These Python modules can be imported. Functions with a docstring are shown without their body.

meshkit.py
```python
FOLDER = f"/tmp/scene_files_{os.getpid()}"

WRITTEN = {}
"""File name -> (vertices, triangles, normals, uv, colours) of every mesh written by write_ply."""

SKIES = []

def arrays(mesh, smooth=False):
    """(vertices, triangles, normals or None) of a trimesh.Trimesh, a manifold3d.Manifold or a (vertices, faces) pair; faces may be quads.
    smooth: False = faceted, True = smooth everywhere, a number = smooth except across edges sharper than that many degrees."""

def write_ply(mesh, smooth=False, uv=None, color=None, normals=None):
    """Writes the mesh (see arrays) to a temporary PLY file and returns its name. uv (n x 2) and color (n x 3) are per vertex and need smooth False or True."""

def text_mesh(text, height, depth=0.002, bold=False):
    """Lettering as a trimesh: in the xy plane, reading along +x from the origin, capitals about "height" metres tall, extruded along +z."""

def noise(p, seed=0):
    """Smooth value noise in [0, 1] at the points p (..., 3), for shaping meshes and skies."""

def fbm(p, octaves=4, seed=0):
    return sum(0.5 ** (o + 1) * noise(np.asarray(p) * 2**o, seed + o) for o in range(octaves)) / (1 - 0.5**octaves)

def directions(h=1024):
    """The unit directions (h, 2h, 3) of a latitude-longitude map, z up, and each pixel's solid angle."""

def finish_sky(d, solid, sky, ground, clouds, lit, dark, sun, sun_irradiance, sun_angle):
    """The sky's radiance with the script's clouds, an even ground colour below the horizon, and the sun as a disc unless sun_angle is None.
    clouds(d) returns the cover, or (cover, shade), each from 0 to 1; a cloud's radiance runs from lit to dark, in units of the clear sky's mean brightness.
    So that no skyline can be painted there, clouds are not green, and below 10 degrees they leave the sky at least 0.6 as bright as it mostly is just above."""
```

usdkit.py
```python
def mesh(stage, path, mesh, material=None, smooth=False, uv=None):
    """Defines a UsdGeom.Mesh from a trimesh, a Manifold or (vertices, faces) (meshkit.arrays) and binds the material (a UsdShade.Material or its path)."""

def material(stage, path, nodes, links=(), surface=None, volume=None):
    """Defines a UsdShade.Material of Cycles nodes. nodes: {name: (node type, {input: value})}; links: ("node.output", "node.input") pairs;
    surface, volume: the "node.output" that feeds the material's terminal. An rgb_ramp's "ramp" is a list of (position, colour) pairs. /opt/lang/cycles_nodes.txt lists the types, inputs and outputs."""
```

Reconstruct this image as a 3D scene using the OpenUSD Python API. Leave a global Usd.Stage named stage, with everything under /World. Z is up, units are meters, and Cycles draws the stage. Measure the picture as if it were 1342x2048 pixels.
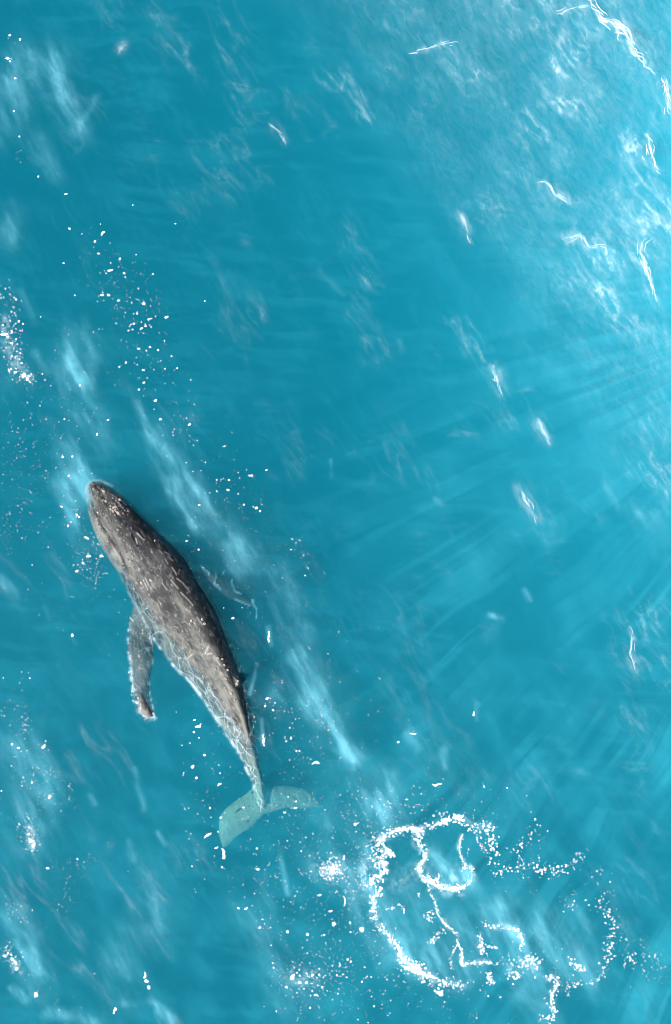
import math, random
import numpy as np, trimesh, usdkit, meshkit
import manifold3d as m3
from pxr import Usd, UsdGeom, UsdLux, UsdShade, Gf, Sdf, Vt
from scipy.interpolate import CubicSpline, PchipInterpolator
from scipy.spatial import Delaunay, cKDTree
from shapely.geometry import Polygon, LineString
from shapely import contains_xy

# ------------------------------------------------------------------ camera, sky, sun, exposure
PX = 0.016                      # metres of sea surface per pixel of the photograph
H = 30.0                        # height of the camera above the sea
stage = Usd.Stage.CreateInMemory()
UsdGeom.SetStageUpAxis(stage, 'Z'); UsdGeom.SetStageMetersPerUnit(stage, 1)
UsdGeom.Xform.Define(stage, '/World')
cam = UsdGeom.Camera.Define(stage, '/World/camera')
cam.AddTranslateOp().Set((0, 0, H))
cam.CreateFocalLengthAttr(24.0)
cam.CreateHorizontalApertureAttr(24.0 * 1342 * PX / H)
cam.CreateExposureAttr(0.93)
_anti = np.array([(2050 - 671) * PX, (1024 - 350) * PX, -H])      # the point opposite the sun
SUN = -_anti / np.linalg.norm(_anti)
EL, ROT = math.asin(SUN[2]), math.atan2(SUN[0], SUN[1])
skymat = usdkit.material(stage, '/World/Looks/sky_look', {
    "s": ("sky_texture", {"sky_type": "single_scattering", "sun_disc": False, "sun_elevation": EL, "sun_rotation": ROT}),
    "b": ("background_shader", {"strength": 0.055})}, [("s.color", "b.color")], surface="b.background")
dome = UsdLux.DomeLight.Define(stage, '/World/sky')
UsdShade.MaterialBindingAPI.Apply(dome.GetPrim()).Bind(skymat)
sun = UsdLux.DistantLight.Define(stage, '/World/sun')
sun.CreateIntensityAttr(1.2); sun.CreateAngleAttr(0.5); sun.CreateNormalizeAttr(True); sun.CreateColorAttr((1.0, 0.975, 0.94))
sun.AddTransformOp().Set(Gf.Matrix4d().SetRotate(Gf.Rotation(Gf.Vec3d(0, 0, 1), Gf.Vec3d(*map(float, SUN)))))

rng = np.random.default_rng(7)

# ------------------------------------------------------------------ helpers
def tag(prim, label=None, cat=None, group=None, kind=None):
    p = prim.GetPrim() if hasattr(prim, 'GetPrim') else prim
    for k, v in (('label', label), ('category', cat), ('group', group), ('kind', kind)):
        if v:
            p.SetCustomDataByKey(k, v)
    return p

_used = {}
def path_for(name, parent='/World'):
    k = (str(parent), name)
    n = _used.get(k, 0); _used[k] = n + 1
    return f"{parent}/{name}" + (f"_{n:03d}" if n else "")

def obj(name, mesh, mat, parent='/World', smooth=True):
    return usdkit.mesh(stage, path_for(name, parent), mesh, mat, smooth=smooth)

def primvar(m, name, values):
    UsdGeom.PrimvarsAPI(m).CreatePrimvar(name, Sdf.ValueTypeNames.FloatArray, "vertex").Set(Vt.FloatArray.FromNumpy(np.asarray(values, np.float32)))

def W(px, py, z=0.0):
    """the point of the sea (or at depth z) that stands at a place of the plan; plan units are those of the surface grid"""
    f = (H - z) / H
    return np.stack([(np.asarray(px, float) - 671) * PX * f, (1024 - np.asarray(py, float)) * PX * f, np.broadcast_to(z, np.shape(px)).astype(float)], -1)

def plan(p):
    f = H / (H - p[:, 2])
    return p[:, 0] * f / PX + 671, 1024 - p[:, 1] * f / PX

def fb(x, y, s, octaves=4, seed=0):
    return meshkit.fbm(np.stack([np.asarray(x) * s, np.asarray(y) * s, np.full(np.shape(x), seed * 3.7 + .31)], -1), octaves, seed)

def sstep(a, b, x):
    t = np.clip((x - a) / (b - a), 0, 1)
    return t * t * (3 - 2 * t)

def rot(x, y, deg):
    c, s = math.cos(math.radians(deg)), math.sin(math.radians(deg))
    return x * c + y * s, -x * s + y * c

def stroke(px, py, pts, w0, w1=None, end=0.0):
    """soft line of half width w0 (to w1 at its end) along pts: 1 on the line, 0 away from it"""
    w1 = w0 if w1 is None else w1
    pts = np.asarray(pts, float); out = np.zeros(px.shape)
    pad = 3.2 * max(w0, w1)
    sel = np.nonzero((px > pts[:, 0].min() - pad) & (px < pts[:, 0].max() + pad) & (py > pts[:, 1].min() - pad) & (py < pts[:, 1].max() + pad))
    x, y = px[sel], py[sel]
    best = np.zeros(x.shape)
    L = np.r_[0, np.cumsum(np.linalg.norm(np.diff(pts, axis=0), axis=1))]; T = L[-1]
    for k in range(len(pts) - 1):
        a, b = pts[k], pts[k + 1]; d = b - a; l2 = max(d @ d, 1e-9)
        t = np.clip(((x - a[0]) * d[0] + (y - a[1]) * d[1]) / l2, 0, 1)
        r = np.hypot(x - a[0] - t * d[0], y - a[1] - t * d[1])
        s = (L[k] + t * (L[k + 1] - L[k])) / T
        w = w0 + (w1 - w0) * s
        g = np.exp(-(r / w) ** 2)
        if end:
            g = g * np.clip(np.minimum(s, 1 - s) / end, 0.0, 1) ** .7
        best = np.maximum(best, g)
    out[sel] = best
    return out

def dense(pts, step=4.0):
    pts = np.asarray(pts, float)
    L = np.r_[0, np.cumsum(np.linalg.norm(np.diff(pts, axis=0), axis=1))]
    n = max(2, int(L[-1] / step))
    if len(pts) > 2:
        return CubicSpline(L, pts)(np.linspace(0, L[-1], n))
    return np.stack([np.interp(np.linspace(0, L[-1], n), L, pts[:, i]) for i in (0, 1)], 1)

# ------------------------------------------------------------------ outlines in the plan
LEFT = [(178,966),(170,978),(174,1012),(186,1057),(213,1112),(237,1146),(264,1197),(283,1232),(302,1267),(326,1304),(347,1331),(387,1372),(405,1397),(423,1424),(445,1457),(465,1487),(481,1513),(494,1541),(503,1557),(508,1574),(512,1598),(518,1616)]
RIGHT = [(188,962),(197,962),(224,976),(262,1006),(304,1048),(337,1079),(376,1120),(400,1164),(424,1198),(445,1237),(457,1270),(477,1320),(488,1349),(498,1385),(504,1425),(509,1466),(513,1498),(520,1532),(525,1556),(527,1573),(531,1596),(530,1616)]
FRAC = [.5,.55,.6,.64,.68,.68,.67,.66,.65,.64,.63,.62,.62,.64,.68,.71,.73,.78,.80,.75,.62,.55]
ZTOP = [-.05,.02,.10,.20,.30,.36,.42,.44,.44,.43,.40,.35,.31,.24,.14,.02,-.12,-.34,-.54,-.72,-.95,-1.05]
ZRIGHT = [-.12,-.16,-.26,-.40,-.54,-.64,-.72,-.76,-.78,-.78,-.76,-.72,-.70,-.70,-.70,-.74,-.78,-.86,-.96,-1.04,-1.1,-1.12]
ZEDGE = [-.12,-.15,-.22,-.32,-.42,-.46,-.5,-.5,-.5,-.48,-.46,-.44,-.43,-.42,-.42,-.42,-.46,-.60,-.74,-.88,-1.02,-1.08]
MOUTH = [(180,978),(182,995),(188,1020),(201,1048),(220,1077),(236,1100),(244,1115),(247,1127),(246,1140)]
FLIP_L = [(270,1205),(263,1226),(258,1246),(257.5,1281),(256,1299),(261,1322),(262,1345),(265.6,1362),(267,1383),(273,1408),(279.5,1426),(291,1436),(303,1437),(309,1432),(307,1421),(302,1408),(298.5,1388),(298.5,1362),(303.6,1337),(307.4,1307),(306,1286),(305,1266),(316,1250),(320,1225),(300,1195)]
FLIP_R = [(388,1140),(404,1131),(429,1148),(455,1156.5),(467,1168.5),(481,1185),(503,1199),(515,1219),(497,1212),(473,1201),(449,1197),(425,1196),(400,1210),(370,1180)]
FLUKE = [(512,1568),(507,1574),(492,1588),(473,1600),(454,1615),(442.6,1628),(438,1646),(438.6,1671),(442.6,1686),(446,1696),(456,1691),(469,1676),(485,1664),(498.5,1657.5),(514,1642),(527.5,1627),(534,1627),(550,1622),(565.5,1617),(577,1614),(592,1617),(612.5,1616),(626,1613),(644,1617),(634,1597),(615,1582),(590,1573.5),(565.5,1571),(545,1572),(533,1577),(526,1568)]

# ------------------------------------------------------------------ the sea: height, films of bubbles and painted light
def wave(px, py):
    """height of the sea in metres at plan coordinates"""
    x, y = (px - 671) * PX, (1024 - py) * PX
    h = 0
    for a, lam, deg, ph in ((.035, 7.5, 28, .3), (.028, 4.3, 52, 1.9), (.020, 2.6, 8, 4.0), (.014, 1.7, 40, 2.2), (.008, 1.05, 66, .9), (.008, .8, -12, 5.1)):
        u = x * math.cos(math.radians(deg)) + y * math.sin(math.radians(deg))
        v = -x * math.sin(math.radians(deg)) + y * math.cos(math.radians(deg))
        p = 2 * math.pi * u / lam + ph + 1.6 * np.sin(v / lam * 1.3 + ph * 2) + .9 * np.sin(v / lam * 2.9 + ph)
        s = .5 + .5 * np.sin(p)
        h = h + a * (2 * s ** 1.6 - 1)
    return h * .42 * (.5 + .5 * sstep(300, 1300, px - .45 * (py - 900)))

CRESTS = [  # wave crests, their glint drawn as white foam: (points, width, strength, label)
 ([(1168,-8),(1190,22),(1212,42),(1240,55),(1254,74),(1262,98),(1282,118),(1300,140),(1316,147)], 8, 1.0, 'widest and whitest crest with glint drawn as foam, entering at the top right edge of the sea'),
 ([(1112,26),(1140,18),(1160,12),(1185,14)], 4, .8, 'short bright crest branching to the left from the widest white crest'),
 ([(1328,150),(1334,185),(1338,215),(1346,240)], 6, .9, 'bright crest cut by the right edge below the widest white crest'),
 ([(1286,262),(1300,290),(1306,318),(1318,338),(1332,345)], 5, .8, 'broken white crest near the right edge below the topmost crests'),
 ([(1070,366),(1090,362),(1112,388),(1130,402),(1148,420)], 4, .65, 'pale crest sloping down above the jagged double crest'),
 ([(1122,462),(1140,476),(1160,468),(1172,482),(1182,496),(1196,494),(1215,508)], 4, .8, 'jagged double crest with glint drawn as foam left of the long crest at right'),
 ([(1318,458),(1294,470),(1282,500),(1290,528),(1302,560),(1312,590),(1318,625)], 4.5, .8, 'long curling crest with a bright knot close to the right edge'),
 ([(815,106),(840,100),(868,92),(890,86),(916,88)], 3, .6, 'thin nearly level crest near the top above the open dark water'),
 ([(984,728),(990,752),(998,775),(1006,795)], 3.6, .8, 'small steep bright crest in the open water right of centre'),
 ([(1066,838),(1082,852),(1090,868),(1104,888)], 3.4, .7, 'small crest with a frayed tail below right of the steep crest'),
 ([(1040,972),(1050,996),(1062,1018),(1078,1046)], 3.8, .75, 'spindle shaped crest right of the whale head in open water'),
 ([(1256,1250),(1264,1275),(1262,1300),(1270,1330),(1277,1358)], 2.8, .8, 'thin wriggling white crest alone in the water at lower right'),
 ([(905,418),(928,444),(938,470),(950,492)], 2.6, .5, 'chain of faint small crests in the upper middle of the sea'),
 ([(236,112),(246,92),(258,84)], 2.6, .45, 'tiny hooked crest at upper left beside the bubble cloud'),
 ([(534,244),(552,258),(566,272),(573,290)], 2.6, .45, 'faint bent crest in the upper middle left of centre'),
]
PLUMES = [  # clouds of bubbles just under the surface: points, half width start and end, strength
 ([(60,140),(95,130)], 40, 40, .34), ([(112,130),(122,190)], 16, 24, .30), ([(125,200),(150,260)], 30, 22, .20), ([(20,150),(10,260)], 30, 30, .22),
 ([(75,290),(110,350)], 22, 16, .14), ([(25,420),(20,470)], 18, 25, .16), ([(190,195),(165,240),(150,270)], 8, 6, .16),
 ([(152,655),(156,700),(160,740)], 20, 27, .62), ([(146,668),(144,735)], 10, 10, .30), ([(180,680),(186,730)], 12, 12, .25), ([(165,740),(150,800),(175,870)], 34, 40, .22), ([(135,785),(142,805)], 10, 12, .3), ([(138,830),(155,862)], 9, 9, .3),
 ([(100,850),(130,890),(150,960)], 14, 34, .22), ([(165,930),(160,990)], 20, 26, .3), ([(125,960),(150,1040)], 18, 12, .26), ([(140,1050),(155,1110)], 14, 24, .14),
 ([(272,800),(286,838),(302,882)], 7, 9, .34), ([(300,880),(335,935),(345,960)], 16, 20, .22), ([(340,985),(372,1020),(398,1060)], 13, 12, .30), ([(375,950),(402,985),(428,1040)], 13, 20, .28),
 ([(430,1030),(455,1080),(470,1130)], 22, 26, .18), ([(545,1140),(575,1185),(600,1250)], 16, 14, .36), ([(590,1260),(602,1330),(622,1400)], 18, 26, .24), ([(300,880),(370,960),(450,1060),(560,1180),(605,1300),(650,1430),(710,1530),(770,1610)], 26, 34, .20), ([(570,1330),(560,1390)], 14, 18, .2),
 ([(630,1390),(650,1440),(690,1500)], 28, 22, .34), ([(690,1500),(730,1550),(760,1580)], 18, 30, .42), ([(755,1560),(775,1610)], 26, 24, .42), ([(700,1560),(760,1640)], 34, 30, .22),
 ([(855,1720),(890,1765),(935,1770)], 24, 22, .55), ([(870,1745),(905,1768),(935,1755)], 16, 14, .6), ([(735,1690),(728,1780),(760,1850)], 30, 30, .34), ([(790,1900),(850,1930),(920,1940)], 36, 36, .40), ([(800,1800),(850,1880)], 40, 50, .22),
 ([(960,1850),(1020,1830),(1080,1880),(1150,1940)], 40, 50, .46), ([(1010,1830),(1060,1850)], 24, 30, .2), ([(1010,1870),(1090,1920)], 50, 40, .24), ([(640,1720),(690,1740)], 34, 30, .30), ([(640,1660),(700,1640)], 30, 30, .16),
 ([(30,1500),(60,1580),(65,1680)], 40, 40, .26), ([(100,1582),(108,1592)], 20, 20, .30), ([(20,1840),(60,1930),(80,1980)], 26, 26, .24), ([(25,1975),(52,1998)], 6, 10, .42), ([(60,1900),(78,1945)], 12, 6, .45),
 ([(30,1880),(80,1965)], 5, 5, .3), ([(240,1900),(260,2000)], 40, 40, .16), ([(300,1750),(310,1850)], 30, 40, .15), ([(180,1590),(190,1608)], 5, 5, .35), ([(270,1540),(285,1620)], 6, 6, .14), ([(258,1680),(265,1720)], 6, 8, .16), ([(318,1665),(330,1688)], 5, 5, .24),
 ([(300,2000),(330,2030),(345,2052)], 6, 9, .5), ([(312,2010),(318,2040)], 6, 6, .4), ([(145,1272),(152,1288)], 4, 3, .6), ([(240,2010),(300,2005)], 8, 6, .3), ([(100,2030),(200,2045)], 14, 14, .3), ([(560,1700),(575,1790)], 5, 5, .2),
 ([(500,1820),(560,1900),(600,1980)], 40, 60, .16), ([(1050,1990),(1090,2040)], 30, 30, .16), ([(1140,1800),(1180,1860)], 10, 16, .14), ([(820,1470),(840,1500)], 9, 7, .3), ([(890,1500),(893,1535)], 8, 6, .28), ([(950,1410),(952,1440)], 4, 4, .5), ([(945,1400),(958,1412)], 5, 4, .2),
 ([(536,1255),(540,1290)], 5, 4, .3), ([(526,1440),(527,1490)], 3, 4, .4), ([(502,1390),(512,1330)], 4, 3, .2), ([(10,690),(30,760)], 24, 30, .2), ([(70,705),(95,745)], 8, 8, .16), ([(40,590),(70,640)], 10, 14, .14), ([(90,1215),(98,1240)], 5, 5, .2), ([(0,1155),(30,1190)], 14, 12, .16), ([(65,1500),(100,1560)], 24, 20, .14),
 ([(640,540),(690,590)], 6, 6, .10), ([(660,920),(664,955)], 3, 3, .25), ([(800,680),(803,700)], 4, 4, .3), ([(870,1000),(885,1010)], 5, 5, .25), ([(1050,1180),(1060,1200)], 5, 5, .2), ([(1220,960),(1240,1000),(1300,1040)], 12, 20, .26), ([(980,1230),(1005,1235)], 6, 6, .3),
]
def Z(*pts): return [(600 + x / 2.917, 1560 + y / 2.917) for x, y in pts]
def A(*pts): return [(700 + x / 1.955, 1000 + y / 1.955) for x, y in pts]
LACE = [(Z((470,360),(520,315),(570,295),(630,282),(680,288),(712,300)), 6, .8), (Z((500,330),(475,380),(500,425),(485,470),(492,520),(462,560)), 9, .8),
 (Z((690,305),(690,360),(715,400),(728,450),(708,495),(704,540),(730,580),(770,602),(812,622),(860,632),(920,636)), 8, 1.0), (Z((770,600),(812,622),(880,640),(940,640)), 13, .5),
 (Z((920,636),(970,610),(1000,575),(1006,530),(990,498)), 5, .7), (Z((712,270),(780,265),(840,245),(920,215),(1040,270),(1090,265),(1112,340)), 6, .35), (Z((945,325),(932,380),(950,470),(950,530)), 4, .4),
 (Z((425,680),(430,760),(440,820),(480,870),(520,910),(560,960),(600,1050),(660,1085),(740,1140)), 8, .55), (Z((750,630),(795,740),(830,820),(870,860),(910,900),(920,960),(945,1010),(945,1060)), 4, .3),
 (Z((960,1078),(1000,1065),(1120,1060)), 5, .4), (Z((410,480),(380,600),(420,680)), 14, .35), (Z((1045,905),(1060,990)), 7, .35), (Z((1130,855),(1260,880),(1300,950)), 6, .35), (Z((760,560),(640,560),(560,600)), 20, .2), (Z((860,580),(930,560)), 24, .3),
 (A((200,1790),(250,1830),(330,1880),(450,1890)), 10, .5), (A((620,1850),(690,1805),(740,1840)), 10, .3), (A((780,1865),(812,1895),(785,1950),(795,1990)), 8, .45),
 ([(10,640),(20,700),(55,758)], 12, .3), ([(60,1660),(66,1695)], 10, .5), ([(655,1735),(672,1740)], 26, .35), ([(20,1915),(36,1938)], 10, .4), ([(590,1955),(630,1955)], 16, .25)]
def films(px, py):
    """the milky cover of bubbles (0-1), thin threads of foam and painted glint, caustic light drawn over the flank, and a pale veil of painted rays and glare"""
    u, v = rot(px, py, 62)
    ragged = fb(u * .35, v, 1 / 30, 5, 3)
    ragged2 = fb(u * .22, v * 1.1, 1 / 14, 4, 9)
    wx = px + 34 * (fb(px, py, 1 / 70, 3, 21) - .5) + 14 * (fb(px, py, 1 / 22, 3, 5) - .5)
    wy = py + 46 * (fb(px, py, 1 / 70, 3, 33) - .5) + 16 * (fb(px, py, 1 / 22, 3, 6) - .5)
    milk = np.zeros(px.shape)
    for pts, a, b, s in PLUMES:
        k = min(1.0, max(a, b) / 18.0)
        qx, qy = px + (wx - px) * k, py + (wy - py) * k
        milk += s * stroke(qx, qy, pts, a, b)
    milk = 1 - np.exp(-milk * 1.05)
    milk *= .18 + 1.35 * sstep(.34, .66, ragged) * (.4 + 1.0 * sstep(.32, .66, ragged2))
    thread = np.zeros(px.shape)
    for pts, w, s, _ in CRESTS:
        qx, qy = px + 9 * (fb(px, py, 1 / 18, 3, 41) - .5), py + 9 * (fb(px, py, 1 / 18, 3, 42) - .5)
        thread = np.maximum(thread, s * .8 * stroke(qx, qy, dense(pts, 5), w * .7, w * .45, .3) * (.35 + .65 * sstep(.35, .6, fb(px, py, 1 / 8, 3, 47))))
        thread = np.maximum(thread, .42 * s * stroke(qx, qy, dense(pts, 8), w * 4.2, w * 3, .25) * sstep(.34, .68, ragged2))
    # drawn-out threads all over, thicker to the upper right to paint the bright glare there
    up = sstep(-.15, 1.05, (px - 671) / 1342 * .9 + (1024 - py) / 2048 * .9 + .12)
    sx, sy = px + 30 * (fb(px, py, 1 / 80, 3, 51) - .5), py + 30 * (fb(px, py, 1 / 80, 3, 52) - .5)
    u2, v2 = rot(sx, sy, 56)
    u3, v3 = rot(sx, sy, 8)
    r1 = 1 - np.abs(2 * fb(u2 * .17, v2, 1 / 34, 4, 61) - 1)
    r2 = 1 - np.abs(2 * fb(u2 * .24, v2, 1 / 15, 4, 71) - 1)
    r3 = 1 - np.abs(2 * fb(u3 * .18, v3, 1 / 22, 4, 75) - 1)
    r4 = 1 - np.abs(2 * fb(u2 * .34, v2, 1 / 9.5, 3, 78) - 1)
    patch = sstep(.50, .74, fb(u2 * .7, v2 * 1.2, 1 / 95, 4, 81))
    patch3 = sstep(.52, .76, fb(px, py, 1 / 70, 4, 83))
    haze = sstep(.3, .75, fb(u2 * .5, v2, 1 / 34, 5, 85))
    thread = np.maximum(thread, up * (.34 * r1 ** 22 * patch * haze + .30 * r2 ** 14 * patch * haze + .22 * r3 ** 18 * patch3 * haze))
    thread = np.maximum(thread, sstep(.5, 1.0, up) * (.75 * r2 ** 15 * patch * (.4 + haze) + .5 * r1 ** 24 * patch + .4 * r4 ** 12 * haze * (.3 + patch3) + .05 + .06 * haze))
    thread = np.maximum(thread, (.03 + .05 * sstep(1000, 1500, py) * sstep(600, 200, px)) * r1 ** 14 * patch)
    calm = .17 * up ** 2.0 * (.35 + haze * .6 + .5 * patch) + .03 * sstep(1100, 1700, py) * haze  # brightness of the upper right, painted into the veil colour
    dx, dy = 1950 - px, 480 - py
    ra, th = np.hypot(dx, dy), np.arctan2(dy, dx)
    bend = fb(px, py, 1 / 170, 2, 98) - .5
    w1 = sstep(.38, .66, fb(th * 26 + 1.0 * bend, ra / 900, 1, 4, 95)) * sstep(.32, .60, fb(px, py, 1 / 210, 3, 96))  # light rays fanning through the water, painted into the veil colour
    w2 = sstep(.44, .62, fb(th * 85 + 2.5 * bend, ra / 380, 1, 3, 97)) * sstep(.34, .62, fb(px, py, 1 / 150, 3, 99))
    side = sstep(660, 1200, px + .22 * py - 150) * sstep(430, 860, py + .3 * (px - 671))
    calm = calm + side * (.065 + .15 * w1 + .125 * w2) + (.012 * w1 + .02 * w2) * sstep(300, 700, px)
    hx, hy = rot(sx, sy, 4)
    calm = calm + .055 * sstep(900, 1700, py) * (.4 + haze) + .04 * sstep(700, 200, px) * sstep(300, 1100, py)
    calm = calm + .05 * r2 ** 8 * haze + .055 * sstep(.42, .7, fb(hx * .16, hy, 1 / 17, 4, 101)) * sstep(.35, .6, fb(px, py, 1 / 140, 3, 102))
    jx, jy = px + 13 * (fb(px, py, 1 / 11, 3, 111) - .5), py + 13 * (fb(px, py, 1 / 11, 3, 112) - .5)
    lace = sstep(.40, .62, fb(px, py, 1 / 8, 4, 113))
    for pts, w, k in LACE:
        thread = np.maximum(thread, k * .8 * stroke(jx, jy, dense(pts, 5), w * .9) * lace)
    caustic_paint = np.zeros(px.shape)  # net of caustic light over the flank, painted as pale film
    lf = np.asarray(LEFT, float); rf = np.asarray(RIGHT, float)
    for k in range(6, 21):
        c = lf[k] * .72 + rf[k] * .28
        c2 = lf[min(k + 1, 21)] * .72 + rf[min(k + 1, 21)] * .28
        caustic_paint = np.maximum(caustic_paint, (.5 + .5 * sstep(1240, 1440, c[1])) * stroke(px, py, [c, c2], max(8, np.linalg.norm(rf[k] - lf[k]) * .42)))
    caustic_paint = np.maximum(caustic_paint, .16 * stroke(px, py, [(280,1230),(282,1330),(290,1420)], 20, 14))
    caustic_paint = np.maximum(caustic_paint, .2 * stroke(px, py, [(455,1660),(520,1610),(620,1600)], 24, 20))
    caustic_paint = caustic_paint * (.55 + .6 * fb(px, py, 1 / 30, 3, 17))
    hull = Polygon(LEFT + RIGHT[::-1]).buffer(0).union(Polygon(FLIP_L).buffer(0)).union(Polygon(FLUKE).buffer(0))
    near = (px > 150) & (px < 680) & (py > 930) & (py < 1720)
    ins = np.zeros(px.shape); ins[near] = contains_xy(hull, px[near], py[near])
    caustic_paint *= ins
    edge = stroke(px, py, dense(LEFT[5:20], 5), 2.2) * sstep(.36, .62, ragged2 * .5 + .5 * fb(px, py, 1 / 9, 3, 15)) * sstep(1120, 1330, py)
    for q in ([(402,1132),(420,1150)],[(432,1145),(430,1165),(440,1180)],[(462,1160),(468,1180),(480,1188)],[(470,1198),(500,1212)],[(503,1200),(512,1222),(514,1238)],[(445,1150),(450,1142)]):
        milk = np.maximum(milk, .55 * stroke(px + 8 * (fb(px, py, 1 / 8, 2, 44) - .5), py, q, 1.4, 1.0))
    edge = np.maximum(edge, .16 * stroke(px, py, [(171,985),(174,970),(184,961),(200,961),(224,972)], 2.2, 2))
    edge = np.maximum(edge, .75 * sstep(.46, .62, fb(px, py, 1 / 9, 3, 16)) * stroke(px, py, [(258,1246),(256,1299),(261,1322),(262,1345),(267,1383),(273,1408),(281,1428),(293,1437),(308,1434)], 2.0, 4.5))
    edge = np.maximum(edge, .28 * sstep(.46, .62, fb(px, py, 1 / 9, 3, 18)) * stroke(px, py, [(298,1264),(307,1307),(303,1337),(298,1362),(299,1388),(307,1421)], 1.6))
    return np.clip(milk, 0, 1), np.clip(np.maximum(thread, edge), 0, 1), np.clip(caustic_paint, 0, 1), np.clip(calm * .62, 0, 1)

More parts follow.
